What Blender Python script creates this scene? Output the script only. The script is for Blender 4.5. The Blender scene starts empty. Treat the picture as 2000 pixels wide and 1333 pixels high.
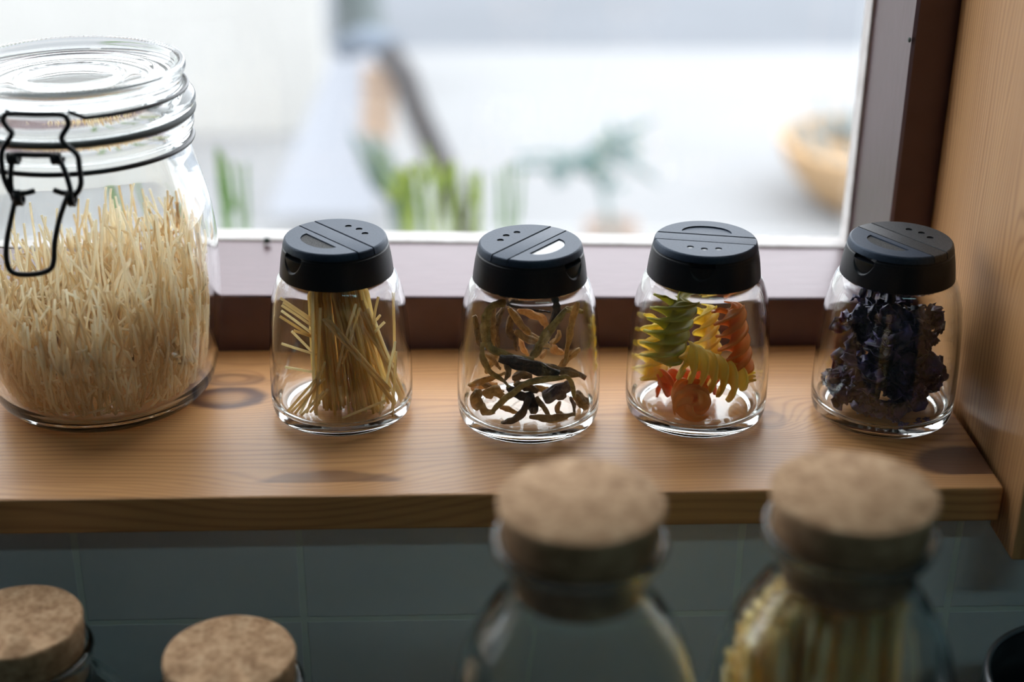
import bpy, bmesh, math, random
from mathutils import Vector, Matrix, noise
PI = math.pi
sc = bpy.context.scene
COL = sc.collection
rnd = random.Random(7)

# ------------------------------------------------------------------ camera model
F, PITCH, ROLL, YAW, CH = 2905.3, 0.43776, 0.0078, 0.03981, 0.34839   # focal length in px of a 2000 px frame
D = Vector((math.sin(YAW)*math.cos(PITCH), math.cos(YAW)*math.cos(PITCH), -math.sin(PITCH)))
R0 = Vector((math.cos(YAW), -math.sin(YAW), 0)); U0 = R0.cross(D)
RT = R0*math.cos(ROLL) + U0*math.sin(ROLL); UP = U0*math.cos(ROLL) - R0*math.sin(ROLL)
EYE = Vector((0, 0, CH))
def ray(px, py): return (D + RT*((px-1000)/F) - UP*((py-666.5)/F)).normalized()
def aty(px, py, Y):
    v = ray(px, py); return EYE + v*(Y/v.y)
def atz(px, py, Z):
    v = ray(px, py); return EYE + v*((Z-CH)/v.z)
YF, YB, XR, YT = 0.5803, 0.7354, 0.2495, 0.595      # shelf front, shelf back, shelf right end, tile face

# ------------------------------------------------------------------ object helpers
def setp(o, label=None, cat=None, group=None, kind=None):
    if label: o['label'] = label
    if cat: o['category'] = cat
    if group: o['group'] = group
    if kind: o['kind'] = kind
    return o
def thing(name, loc=(0, 0, 0), rz=0, **k):
    o = bpy.data.objects.new(name, None); COL.objects.link(o)
    o.location = loc; o.rotation_euler = (0, 0, rz); o.empty_display_size = .02
    return setp(o, **k)
def mk(name, vf, mat, parent=None, smooth=True, loc=None, **k):
    v, f = vf
    m = bpy.data.meshes.new(name); m.from_pydata([tuple(p) for p in v], [], f); m.validate(); m.update()
    bm = bmesh.new(); bm.from_mesh(m); bmesh.ops.recalc_face_normals(bm, faces=bm.faces); bm.to_mesh(m); bm.free()
    if smooth: m.polygons.foreach_set('use_smooth', [True]*len(m.polygons))
    m.materials.append(mat)
    o = bpy.data.objects.new(name, m); COL.objects.link(o)
    if parent: o.parent = parent
    if loc: o.location = loc
    return setp(o, **k)
def sharp(o, deg=35):
    try: o.data.set_sharp_from_angle(angle=math.radians(deg))
    except Exception: pass
    return o
def copy_tree(o, parent=None):
    c = o.copy(); COL.objects.link(c)
    if parent: c.parent = parent
    for ch in list(o.children): copy_tree(ch, c)
    return c
def join(*vfs):
    V, Fc = [], []
    for v, f in vfs:
        b = len(V); V += list(v); Fc += [tuple(i+b for i in q) for q in f]
    return V, Fc
def box(x0, x1, y0, y1, z0, z1, bev=0.0, seg=2):
    bm = bmesh.new(); bmesh.ops.create_cube(bm, size=1)
    for v in bm.verts: v.co = Vector(((x0+x1)/2+v.co.x*(x1-x0), (y0+y1)/2+v.co.y*(y1-y0), (z0+z1)/2+v.co.z*(z1-z0)))
    if bev: bmesh.ops.bevel(bm, geom=bm.edges[:], offset=bev, segments=seg, affect='EDGES', profile=.5)
    bm.verts.index_update(); r = ([v.co.copy() for v in bm.verts], [tuple(v.index for v in f.verts) for f in bm.faces]); bm.free(); return r
def lathe(prof, n=96, mod=None, closed=False):
    V, Fc, rings = [], [], []
    for k, (r, z) in enumerate(prof):
        if r < 1e-6: rings.append([len(V)]); V.append(Vector((0, 0, z)))
        else:
            s = len(V); rings.append(list(range(s, s+n)))
            for i in range(n):
                a = 2*PI*i/n; rr, zz = (r, z) if mod is None else mod(k, i, a, r, z)
                V.append(Vector((rr*math.cos(a), rr*math.sin(a), zz)))
    pairs = list(zip(rings, rings[1:])) + ([(rings[-1], rings[0])] if closed else [])
    for A, B in pairs:
        if len(A) == 1 and len(B) == 1: continue
        for i in range(n):
            j = (i+1) % n
            if len(A) == 1: Fc.append((A[0], B[i], B[j]))
            elif len(B) == 1: Fc.append((A[i], A[j], B[0]))
            else: Fc.append((A[i], A[j], B[j], B[i]))
    return V, Fc
def smooth_prof(p, sub=4, keep=0.35):
    out = []                                     # Catmull-Rom through the profile points
    n = len(p)
    for i in range(n-1):
        p0, p1, p2, p3 = p[max(i-1, 0)], p[i], p[i+1], p[min(i+2, n-1)]
        for k in range(sub):
            t = k/sub; q = []
            for a in (0, 1):
                m1 = (p2[a]-p0[a])*keep; m2 = (p3[a]-p1[a])*keep
                q.append((2*t**3-3*t*t+1)*p1[a]+(t**3-2*t*t+t)*m1+(-2*t**3+3*t*t)*p2[a]+(t**3-t*t)*m2)
            out.append((max(q[0], 0 if p1[0] > 1e-6 or k else 0), q[1]))
    out.append(p[-1]); return out
def spline(pts, sub=6):
    pts = [Vector(p) for p in pts]; n = len(pts)
    if n < 3: return [pts[0].lerp(pts[-1], k/sub) for k in range(sub+1)]
    out = []
    for i in range(n-1):
        p0, p1, p2, p3 = pts[max(i-1, 0)], pts[i], pts[i+1], pts[min(i+2, n-1)]
        for k in range(sub):
            t = k/sub
            out.append(.5*((2*p1)+(p2-p0)*t+(2*p0-5*p1+4*p2-p3)*t*t+(3*p1-p0-3*p2+p3)*t**3))
    out.append(pts[-1]); return out
def tube(path, rad, n=8, flat=1.0, twist=0.0, closed=False, shape=None, up0=None):
    path = [Vector(p) for p in path]; m = len(path)
    rad = rad if callable(rad) else (lambda t, r=rad: r)
    V, Fc = [], []; T = []
    for i in range(m):
        a = path[(i-1) % m] if (closed or i) else path[0]; b = path[(i+1) % m] if (closed or i < m-1) else path[-1]
        T.append((b-a).normalized())
    up = up0 or (Vector((0, 0, 1)) if abs(T[0].z) < .9 else Vector((1, 0, 0)))
    nrm = (up - T[0]*up.dot(T[0])).normalized()
    for i in range(m):
        nrm = (nrm - T[i]*nrm.dot(T[i])).normalized(); bn = T[i].cross(nrm)
        t = i/(m-1); r = rad(t); tw = twist*t
        for k in range(n):
            a = 2*PI*k/n
            s = 1 if shape is None else shape(t, a)
            x, y = r*math.cos(a)*s, r*flat*math.sin(a)*s
            V.append(path[i] + nrm*(x*math.cos(tw)-y*math.sin(tw)) + bn*(x*math.sin(tw)+y*math.cos(tw)))
    for i in range(m if closed else m-1):
        for k in range(n):
            j = (i+1) % m; q = (k+1) % n
            Fc.append((i*n+k, i*n+q, j*n+q, j*n+k))
    if not closed: Fc += [tuple(range(n-1, -1, -1)), tuple((m-1)*n+k for k in range(n))]
    return V, Fc
def circle_path(r, z, n=72, a0=0, a1=2*PI, c=(0, 0)):
    full = abs(a1-a0-2*PI) < 1e-6
    return [Vector((c[0]+r*math.cos(a0+(a1-a0)*i/(n if full else n-1)), c[1]+r*math.sin(a0+(a1-a0)*i/(n if full else n-1)), z)) for i in range(n)]

# ------------------------------------------------------------------ material helpers
class NT:
    def __init__(s, name):
        s.m = bpy.data.materials.new(name); s.m.use_nodes = True; s.t = s.m.node_tree; s.t.nodes.clear()
        s.out = s.t.nodes.new('ShaderNodeOutputMaterial')
    def n(s, typ, **k):
        nd = s.t.nodes.new('ShaderNode'+typ)
        for a, b in k.items(): setattr(nd, a, b)
        return nd
    def l(s, a, b): s.t.links.new(a, b)
    def put(s, sock, v):
        if hasattr(v, 'is_output') or isinstance(v, bpy.types.NodeSocket): s.l(v, sock)
        else: sock.default_value = v
    def math(s, op, a, b=None, c=None, clamp=False):
        nd = s.n('Math', operation=op, use_clamp=clamp); s.put(nd.inputs[0], a)
        if b is not None: s.put(nd.inputs[1], b)
        if c is not None: s.put(nd.inputs[2], c)
        return nd.outputs[0]
    def coord(s, kind='Object', scale=(1, 1, 1), loc=(0, 0, 0), rot=(0, 0, 0)):
        tc = s.n('TexCoord'); mp = s.n('Mapping'); s.l(tc.outputs[kind], mp.inputs[0])
        mp.inputs['Scale'].default_value = scale; mp.inputs['Location'].default_value = loc; mp.inputs['Rotation'].default_value = rot
        return mp.outputs[0]
    def noise(s, vec, scale=5, detail=3, rough=.5):
        nd = s.n('TexNoise'); s.l(vec, nd.inputs['Vector']); nd.inputs['Scale'].default_value = scale
        nd.inputs['Detail'].default_value = detail; nd.inputs['Roughness'].default_value = rough
        return nd.outputs[0]
    def ramp(s, fac, stops):
        nd = s.n('ValToRGB'); s.l(fac, nd.inputs[0]); e = nd.color_ramp.elements
        while len(e) < len(stops): e.new(.5)
        for q, (p, c) in zip(e, stops): q.position = p; q.color = (*c, 1) if len(c) == 3 else c
        return nd.outputs[0]
    def mix(s, fac, a, b, typ='MIX'):
        nd = s.n('Mix', data_type='RGBA', blend_type=typ); s.put(nd.inputs[0], fac)
        s.put(nd.inputs[6], a if not isinstance(a, tuple) else (*a[:3], 1)); s.put(nd.inputs[7], b if not isinstance(b, tuple) else (*b[:3], 1))
        return nd.outputs[2]
    def bump(s, h, strength=.3, dist=.001):
        nd = s.n('Bump'); s.l(h, nd.inputs['Height']); nd.inputs['Strength'].default_value = strength; nd.inputs['Distance'].default_value = dist
        return nd.outputs[0]
    def principled(s, color, rough=.5, spec=.5, normal=None, **k):
        b = s.n('BsdfPrincipled'); s.put(b.inputs['Base Color'], color if not isinstance(color, tuple) else (*color[:3], 1))
        s.put(b.inputs['Roughness'], rough); b.inputs['Specular IOR Level'].default_value = spec
        if normal is not None: s.l(normal, b.inputs['Normal'])
        for a, v in k.items(): s.put(b.inputs[a.replace('_', ' ')], v)
        return b.outputs[0]
    def done(s, shader): s.l(shader, s.out.inputs['Surface']); return s.m
def simple(name, c, rough=.5, spec=.5, **k):
    t = NT(name); return t.done(t.principled(c, rough, spec, **k))
def speckled(name, c0, c1, rough=.5, scale=60, spec=.5, bump=0.0, detail=4):
    t = NT(name); v = t.coord('Object'); f = t.noise(v, scale, detail)
    col = t.ramp(f, [(.32, c0), (.68, c1)])
    return t.done(t.principled(col, rough, spec, t.bump(f, bump, .001) if bump else None))
def glassmat(name, c=(.985, .992, .99), rough=0.0, ior=1.47):
    t = NT(name); g = t.n('BsdfGlass'); g.inputs['Color'].default_value = (*c, 1); g.inputs['Roughness'].default_value = rough; g.inputs['IOR'].default_value = ior
    return t.done(g.outputs[0])
def pasta(name, c0, c1, trans=.35, scale=90, rough=.45, clear=0.0, vary=0):
    t = NT(name); v = t.coord('Object'); f = t.noise(v, scale, 3)
    if vary: f = t.math('ADD', t.math('MULTIPLY', f, .3), t.math('MULTIPLY', (t.n('NewGeometry').outputs['Random Per Island'] if vary == 1 else t.n('ObjectInfo').outputs['Random']), .8))
    col = t.ramp(f, [(.3, c0), (.7, c1)])
    p = t.principled(col, rough, .35); tr = t.n('BsdfTranslucent'); t.l(col, tr.inputs[0])
    mx = t.n('MixShader'); mx.inputs[0].default_value = trans; t.l(p, mx.inputs[1]); t.l(tr.outputs[0], mx.inputs[2])
    if not clear: return t.done(mx.outputs[0])
    tp = t.n('BsdfTransparent'); tp.inputs[0].default_value = (1, .97, .88, 1); m2 = t.n('MixShader'); m2.inputs[0].default_value = clear   # half-clear dry pasta
    t.l(mx.outputs[0], m2.inputs[1]); t.l(tp.outputs[0], m2.inputs[2]); return t.done(m2.outputs[0])

def pine(name, axis, knots, lo=(.33, .140, .048), hi=(.63, .335, .135), strips=(), rough=.36, seed=0.0, con=.26):
    """Varnished pine: growth lines run along `axis`; knots are (along, across, r_along, r_across, depth)."""
    t = NT(name); tc = t.n('TexCoord'); sp = t.n('SeparateXYZ'); t.l(tc.outputs['Object'], sp.inputs[0])
    X, Y, Z = sp.outputs
    if axis == 'X': al, ac = X, t.math('ADD', Y, t.math('MULTIPLY', Z, .55))
    else: al, ac = Z, t.math('ADD', Y, t.math('MULTIPLY', X, .4))
    off = None
    for yb, sh in strips:                       # glued staves: a jump of the growth field across each joint
        st = t.math('MULTIPLY', t.math('GREATER_THAN', ac, yb), sh); off = st if off is None else t.math('ADD', off, st)
    ac2 = ac if off is None else t.math('ADD', ac, off)
    cb = t.n('CombineXYZ'); t.l(t.math('MULTIPLY', al, 2.2), cb.inputs[0]); t.l(t.math('MULTIPLY', ac2, 14), cb.inputs[1]); cb.inputs[2].default_value = seed
    wob = t.noise(cb.outputs[0], 1.6, 2)
    field = t.math('ADD', ac2, t.math('MULTIPLY', wob, .035))
    kmask = None; kring = None
    for (ka, kc, ra, rc, dep, *cut) in knots:
        dx = t.math('DIVIDE', t.math('SUBTRACT', al, ka), ra); dy = t.math('DIVIDE', t.math('SUBTRACT', ac, kc), rc)
        d = t.math('SQRT', t.math('ADD', t.math('MULTIPLY', dx, dx), t.math('MULTIPLY', dy, dy)))
        dw = t.math('ADD', d, t.math('MULTIPLY', t.math('SUBTRACT', t.noise(tc.outputs['Object'], 60, 2), .5), .35))
        halo = t.math('POWER', 2.718, t.math('MULTIPLY', t.math('MULTIPLY', d, d), -.28))
        field = t.math('ADD', field, t.math('MULTIPLY', halo, .02))
        mk_ = t.n('MapRange', interpolation_type='SMOOTHSTEP'); t.l(dw, mk_.inputs[0]); mk_.inputs[1].default_value = 1.12; mk_.inputs[2].default_value = .82; mk_.inputs[3].default_value = 0; mk_.inputs[4].default_value = dep
        core = t.n('MapRange', interpolation_type='SMOOTHSTEP'); t.l(dw, core.inputs[0]); core.inputs[1].default_value = .25; core.inputs[2].default_value = .75; core.inputs[3].default_value = .35; core.inputs[4].default_value = 1
        mm = t.math('MULTIPLY', mk_.outputs[0], core.outputs[0])
        if cut: mm = t.math('MULTIPLY', mk_.outputs[0], t.math('GREATER_THAN', ac, cut[0]))
        kmask = mm if kmask is None else t.math('MAXIMUM', kmask, mm)
    line = t.math('SINE', t.math('MULTIPLY', field, 2*PI/.0034))
    line = t.math('POWER', t.math('MULTIPLY_ADD', line, .5, .5), 2.2)
    cf = t.n('CombineXYZ'); t.l(t.math('MULTIPLY', al, 9), cf.inputs[0]); t.l(t.math('MULTIPLY', ac, 900), cf.inputs[1]); cf.inputs[2].default_value = seed
    fine = t.noise(cf.outputs[0], 1.0, 3)
    cbig = t.noise(cb.outputs[0], 3.1, 2)
    tone = t.math('ADD', t.math('MULTIPLY', line, con), t.math('ADD', t.math('MULTIPLY', fine, .40), t.math('MULTIPLY', cbig, .50)))
    col = t.ramp(tone, [(.25, hi), (.62, tuple(.55*a+.45*b for a, b in zip(hi, lo))), (.95, lo)])
    if kmask is not None: col = t.mix(kmask, col, (.10, .040, .022))
    h = t.math('ADD', t.math('MULTIPLY', fine, .6), t.math('MULTIPLY', line, .4))
    rg = t.math('MULTIPLY_ADD', fine, .16, rough-.06)
    return t.done(t.principled(col, rg, .42, t.bump(h, .10, .0006)))

# ------------------------------------------------------------------ materials
GLASS = glassmat('jar_glass')
GLASS2 = glassmat('bottle_glass', (.97, .985, .98))
M_LID = speckled('black_plastic', (.013, .021, .036), (.020, .030, .050), .48, 900, .40, .06)
for _n in M_LID.node_tree.nodes:
    if _n.type == 'BSDF_PRINCIPLED': _n.inputs['Specular Tint'].default_value = (.62, .78, 1.0, 1)
M_LIDS = speckled('black_plastic_base', (.006, .008, .012), (.009, .011, .015), .40, 900, .32, .04)
M_REFL = speckled('glossy_painted_reflection', (.30, .31, .32), (.42, .43, .44), .16, 1200, .9, .0)  # pale base colour paints the window's reflection onto the black plastic
M_DUST = speckled('dusty_recess', (.012, .012, .013), (.06, .06, .058), .7, 1500, .3, .2, 8)
M_DUSTTOP = speckled('dusty_black_plastic', (.012, .014, .017), (.040, .042, .044), .5, 1300, .4, .15, 8)
M_WIRE = simple('black_wire', (.012, .013, .016), .35, .5)
M_RUB = simple('grey_rubber', (.10, .11, .11), .6, .3)
M_CORK = None
def corkmat():
    t = NT('cork'); v = t.coord('Object')
    a = t.noise(v, 130, 5, .6); b = t.noise(v, 420, 3); vo = t.n('TexVoronoi'); t.l(v, vo.inputs['Vector']); vo.inputs['Scale'].default_value = 380
    f = t.math('ADD', t.math('MULTIPLY', a, .65), t.math('ADD', t.math('MULTIPLY', b, .25), t.math('MULTIPLY', vo.outputs[0], .12)))
    col = t.ramp(f, [(.30, (.16, .085, .040)), (.46, (.36, .215, .115)), (.56, (.47, .30, .17)), (.72, (.60, .42, .26))])
    return t.done(t.principled(col, .85, .2, t.bump(f, .35, .0012)))
M_CORK = corkmat()
M_VERM = pasta('vermicelli_pasta', (.84, .68, .44), (.985, .93, .78), .62, clear=.15, vary=1)
M_SPAG = pasta('yellow_pasta', (.72, .50, .16), (.97, .84, .44), .52, clear=.13, vary=2)
M_SPAG2 = pasta('pale_pasta', (.84, .66, .32), (.98, .90, .62), .52, clear=.13, vary=2)

kn = atz(442, 778, 0); kn2 = atz(436, 747, 0); kn3 = atz(640, 944, 0); kn4 = atz(1895, 893, 0); kn5 = atz(60, 855, 0); kn6 = atz(1500, 820, 0)
M_SHELF = pine('pine_shelf', 'X', [(kn.x, kn.y, .0215, .0125, .95), (kn2.x+.004, kn2.y+.003, .018, .0075, .5), (kn3.x, YF+.0125, .034, .0105, .62, YF+.0125), (kn4.x, kn4.y-.004, .030, .0150, .9, YF+.0125), (kn6.x, kn6.y, .010, .010, .35)],
               strips=[(YF+.0125, .37), (YF+.066, .53)], seed=3.1)
M_PANEL = pine('pine_panel', 'Z', [(.152, .668+.1*.4, .022, .0065, .55)], lo=(.34, .16, .058), hi=(.55, .31, .135), strips=[(.69, .31), (.63, .77)], seed=8.3, rough=.42, con=.42)
def framepaint():
    t = NT('brown_frame_paint'); v = t.coord('Object', (14, 60, 14)); f = t.noise(v, 4, 4); g = t.noise(t.coord('Object'), 45, 5)
    col = t.mix(t.math('MULTIPLY', g, .5), t.ramp(f, [(.3, (.046, .021, .022)), (.7, (.068, .034, .037))]), (.10, .064, .068))
    return t.done(t.principled(col, .31, .80, t.bump(t.math('ADD', f, g), .12, .001)))
M_FRAME = framepaint()
for _n in M_FRAME.node_tree.nodes:
    if _n.type == 'BSDF_PRINCIPLED': _n.inputs['Specular Tint'].default_value = (1.0, .80, .86, 1)
M_BEAD = speckled('white_putty', (.62, .58, .56), (.76, .73, .71), .6, 90, .3, .2)
def panemat():
    t = NT('window_glass'); tr = t.n('BsdfTransparent'); tr.inputs[0].default_value = (.985, .99, .988, 1)
    g = t.n('BsdfGlossy'); g.inputs['Roughness'].default_value = .01; lw = t.n('LayerWeight'); lw.inputs[0].default_value = .5; fr_ = t.math('MULTIPLY_ADD', t.math('POWER', lw.outputs['Facing'], 5.0), .92, .035)
    mx = t.n('MixShader'); t.l(fr_, mx.inputs[0]); t.l(tr.outputs[0], mx.inputs[1]); t.l(g.outputs[0], mx.inputs[2])
    return t.done(mx.outputs[0])
M_PANE = panemat()
def tilemat():
    t = NT('white_wall_tile'); tc = t.n('TexCoord'); sp = t.n('SeparateXYZ'); t.l(tc.outputs['Object'], sp.inputs[0])
    P, W_ = .1043, .0011
    def edge(s, o):
        q = t.math('ABSOLUTE', t.math('SUBTRACT', t.math('FRACT', t.math('DIVIDE', t.math('SUBTRACT', s, o), P)), .5))
        return t.math('MULTIPLY', t.math('SUBTRACT', .5, q), P)          # metres from the joint
    wob = t.math('MULTIPLY', t.math('SUBTRACT', t.noise(tc.outputs['Object'], 70, 3), .5), .0012)
    d = t.math('ADD', t.math('MINIMUM', edge(sp.outputs[0], -.1796), edge(sp.outputs[2], -.0775)), wob)
    m = t.n('MapRange', interpolation_type='SMOOTHSTEP'); t.l(d, m.inputs[0]); m.inputs[1].default_value = W_; m.inputs[2].default_value = W_+.0010
    n = t.noise(tc.outputs['Object'], 14, 4)
    col = t.mix(m.outputs[0], (.78, .85, .80), t.ramp(n, [(.3, (.70, .74, .76)), (.7, (.79, .82, .84))]))
    rg = t.math('MULTIPLY_ADD', m.outputs[0], -.45, .72)
    return t.done(t.principled(col, rg, .5, t.bump(t.math('ADD', m.outputs[0], t.math('MULTIPLY', n, .25)), .3, .0010)))
M_TILE = tilemat()
M_ROOM = speckled('room_paint', (.20, .22, .225), (.25, .27, .275), .8, 6)
M_CEIL = simple('ceiling_paint', (.42, .44, .44), .85)
M_FLOOR = speckled('floor_vinyl', (.16, .14, .12), (.22, .20, .17), .5, 9)

# ------------------------------------------------------------------ the room
WL, WR, WF, ZC, ZFL = -1.7, 1.3, -1.9, 1.45, -1.10
OX0, OX1, OZ0, OZ1 = -.95, .277, -.0181, .86            # window opening
YO = .86                                                # outside face of the wall
wall = join(box(WL-.1, OX0, YT, YO, ZFL, ZC), box(OX1, WR+.1, YT, YO, ZFL, ZC), box(OX0, OX1, YT, YO, ZFL, OZ0), box(OX0, OX1, YT, YO, OZ1, ZC))
mk('wall_back', wall, M_TILE, smooth=False, kind='structure')
mk('wall_left', box(WL-.1, WL, WF-.1, YT, ZFL, ZC), M_ROOM, smooth=False, kind='structure')
mk('wall_right', box(WR, WR+.1, WF-.1, YT, ZFL, ZC), M_ROOM, smooth=False, kind='structure')
mk('wall_front', box(WL, WR, WF-.1, WF, ZFL, ZC), M_ROOM, smooth=False, kind='structure')
mk('ceiling', box(WL-.1, WR+.1, WF-.1, YO, ZC, ZC+.1), M_CEIL, smooth=False, kind='structure')
mk('floor', box(WL-.1, WR+.1, WF-.1, YT, ZFL-.1, ZFL), M_FLOOR, smooth=False, kind='structure')

# window frame: the sill rail leans a little against the level shelf
def zl(x): return .0309 - .0135*(x+.02)
rail_x = [-.95+.06*i for i in range(20)] + [.2300]
def rail():
    V, Fc = [], []
    for x in rail_x:
        yb = .8140 - .020*(x+.13)
        for y, z in ((YB, -.0180), (YB, zl(x)-.0012), (YB+.0006, zl(x)-.0003), (YB+.0016, zl(x)), (yb, zl(x)+.0008), (yb, -.0180)):
            V.append(Vector((x, y+.0003*noise.noise(Vector((x*40, y*30, 0))), z+.0003*noise.noise(Vector((x*33, y*20, 5))) if z > 0 else z)))
    n = 6
    for i in range(len(rail_x)-1):
        for k in range(n): Fc.append((i*n+k, i*n+(k+1) % n, (i+1)*n+(k+1) % n, (i+1)*n+k))
    Fc += [tuple(range(n)), tuple((len(rail_x)-1)*n+k for k in range(n))]
    return V, Fc
def jamb(x0, x1, inner):
    V, Fc = [], []; zs = [-.018+.03*i for i in range(30)] ; zs = [z for z in zs if z < OZ1] + [OZ1]
    for z in zs:
        w = .0003*noise.noise(Vector((3, 1, z*40)))
        xi = inner + w; e = .0016 if inner == x0 else -.0016
        xo = x1 if inner == x0 else x0
        for x, y in ((xi+e, YB), (xi, YB+.0016), (xi+.0004, .8105), (xo, .8105), (xo, YB)): V.append(Vector((x, y, z)))
    n = 5
    for i in range(len(zs)-1):
        for k in range(n): Fc.append((i*n+k, i*n+(k+1) % n, (i+1)*n+(k+1) % n, (i+1)*n+k))
    Fc += [tuple(range(n)), tuple((len(zs)-1)*n+k for k in range(n))]
    return V, Fc
win = mk('window_1', join(rail(), jamb(.2302, .2770, .2302), jamb(-.95, -.925, -.925), box(-.925, .2302, YB, .8105, .835, OZ1, .001)), M_FRAME, smooth=False, kind='structure')
def yb_(x): return .8140 - .020*(x+.13)
def strip():
    V, Fc = [], []
    for x in rail_x:
        y, z = yb_(x), zl(x)
        for a, b in ((.0002, 0), (.0002, .0014), (.0010, .0020), (.0150, .0024), (.0150, -.02), (.0002, -.02)): V.append(Vector((x, y+a, z+b+.0002*noise.noise(Vector((x*60, a*90, 2))))))
    n = 6
    for i in range(len(rail_x)-1):
        for k in range(n): Fc.append((i*n+k, i*n+(k+1) % n, (i+1)*n+(k+1) % n, (i+1)*n+k))
    Fc += [tuple(range(n)), tuple((len(rail_x)-1)*n+k for k in range(n))]
    return V, Fc
mk('glazing_bead', join(strip(), box(.2288, .2330, .8107, .8255, .020, .835, .0006), box(-.9254, -.921, .8320, .8450, .02, .835, .0006)), M_BEAD, win, smooth=False)
pv = [Vector(p) for p in ((-.95, .8460, 0.02), (.2320, .8258, 0.015), (.2320, .8258, .84), (-.95, .8460, .84))]
pv += [p+Vector((0, .003, 0)) for p in pv]
mk('window_pane', (pv, [(0, 1, 2, 3), (4, 5, 6, 7), (0, 1, 5, 4), (1, 2, 6, 5), (2, 3, 7, 6), (3, 0, 4, 7)]), M_PANE, win, smooth=False)
# lining boards of the niche
o = mk('pine_board', box(.2520, .2768, .5654, YB-.0002, -.0300, OZ1-.002, .0012), M_PANEL, smooth=False)
setp(o, 'tall upright pine board closing the niche right of the window and shelf', 'board')
o = mk('window_shelf', box(-.948, XR, YF, YB-.0003, -.0181, 0, .0013), M_SHELF, smooth=False)
setp(o, 'knotty varnished pine shelf below the window carrying the jars', 'shelf')

# little speck on the white lip of the window
p = aty(521, 470, .808)
sp_ = thing('window_speck', p, label='tiny dark speck with a curled thread on the pale lip of the window', cat='speck')
M_SPK = simple('dark_debris', (.03, .05, .04), .7)
bl = lathe([(0, -.0022), (.0014, -.0015), (.0020, 0), (.0013, .0014), (0, .0020)], 14, lambda k, i, a, r, z: (r*(1+.35*math.sin(3*a+k)), z))
mk('debris_body', bl, M_SPK, sp_)
mk('debris_thread', tube(spline([(-.001, -.001, -.001), (-.002, -.0025, -.0035), (.0005, -.003, -.005), (.0018, -.003, -.0062)], 5), .00035, 6), simple('pale_thread', (.4, .38, .33), .7), sp_)
# paint bumps on the jamb: part of its paint, built as one small separate knob
p = Vector((.2298, .749, .147))
nl = mk('paint_bump', lathe([(0, 0), (.0012, .0001), (.0014, .0006), (.0009, .0011), (0, .0012)], 12), M_SPK, None, label='small paint bump on the right window jamb near the top of the picture', cat='nail')
nl.location = aty(1772, 78, .7370) + Vector((-.0010, 0, 0)); nl.location.x = .2296; nl.rotation_euler = (0, -PI/2, 0)

# ------------------------------------------------------------------ spice jars
JARS = [(-.0583, .667, 220.5), (.0345, .6573, 321), (.1187, .661, 78.3), (.2124, .6584, 213)]
out_p = [(.0, .0016), (.0240, .0013), (.0285, .0002), (.0313, .0002), (.0338, .0018), (.0349, .0060), (.0352, .0130), (.0349, .0300), (.0339, .0480), (.0325, .0590), (.0306, .0670), (.0288, .0718), (.0272, .0740), (.0258, .0750), (.0254, .0780), (.0254, .0850)]
in_p = [(.0236, .0850), (.0236, .0770), (.0250, .0735), (.0272, .0700), (.0288, .0655), (.0304, .0585), (.0318, .0475), (.0329, .0300), (.0331, .0140), (.0325, .0085), (.0302, .0058), (.0240, .0050), (0, .0048)]
jar_vf = lathe(smooth_prof(out_p, 4)+smooth_prof(in_p, 4), 128)
def lid_r(z): 
    t = (z-.0742)/(.092-.0742); return .0274 + (.0243-.0274)*t + .0004*math.sin(PI*t)
def notch(side):     # depth of the thumb notch at (arc distance, height)
    pass
def lid_base_vf():
    zs = [.0742 + .0001, *[.0748 + (.0884-.0748)*i/34 for i in range(35)]]
    n = 420; V, Fc = [], []
    def row(fn):
        s = len(V)
        for i in range(n):
            a = 2*PI*i/n; r, z = fn(a); V.append(Vector((r*math.cos(a), r*math.sin(a), z)))
        return s
    rows = [row(lambda a: (.0257, .0742)), row(lambda a: (lid_r(.0742)-.0004, .0742))]
    def side(a, z):
        r = lid_r(z)
        for c, wd, hh, dp in ((0, .0066, .0088, .0042), (PI, .0062, .0080, .0030)):
            da = (a-c+PI) % (2*PI)-PI; u = da*r/wd; w = (.0884-z)/hh
            q = 1-math.sqrt(u*u+w*w)
            if q > 0:
                e = min(1, q/.16); r -= dp*e*e*(3-2*e)*(.55+.45*min(1, q*1.5))
        if z > .0880: r -= .0005
        return r, z
    for z in zs: rows.append(row(lambda a, z=z: side(a, z)))
    rows.append(row(lambda a: (.0200, .0884)))
    rows.append(row(lambda a: (.0200, .0862)))
    rows.append(row(lambda a: (.0257, .0862)))
    for A, B in zip(rows, rows[1:]+rows[:1]):
        for i in range(n):
            j = (i+1) % n; Fc.append((A+i, A+j, B+j, B+i))
    # inner plate
    c = len(V); V.append(Vector((0, 0, .0884))); c2 = len(V); V.append(Vector((0, 0, .0862)))
    A = rows[-3]; B = rows[-2]
    Fc2 = [f for f in Fc if not (A <= f[0] < A+n and B <= f[2] < B+n)]
    for i in range(n):
        j = (i+1) % n; Fc2.append((A+i, A+j, c)); Fc2.append((B+j, B+i, c2))
    return V, Fc2
def seg_outline(r, x0, n=64):       # part of a circle with x >= x0
    a = math.acos(max(-1, min(1, x0/r)))
    return [Vector((r*math.cos(-a+2*a*i/n), r*math.sin(-a+2*a*i/n), 0)) for i in range(n+1)]
def prism(rings):                   # rings: list of (outline, z); same count
    V, Fc = [], []; n = len(rings[0][0])
    for ol, z in rings: V += [Vector((p.x, p.y, z)) for p in ol]
    for k in range(len(rings)-1):
        for i in range(n):
            j = (i+1) % n; Fc.append((k*n+i, k*n+j, (k+1)*n+j, (k+1)*n+i))
    Fc += [tuple(range(n-1, -1, -1)), tuple((len(rings)-1)*n+i for i in range(n))]
    return V, Fc
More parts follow.
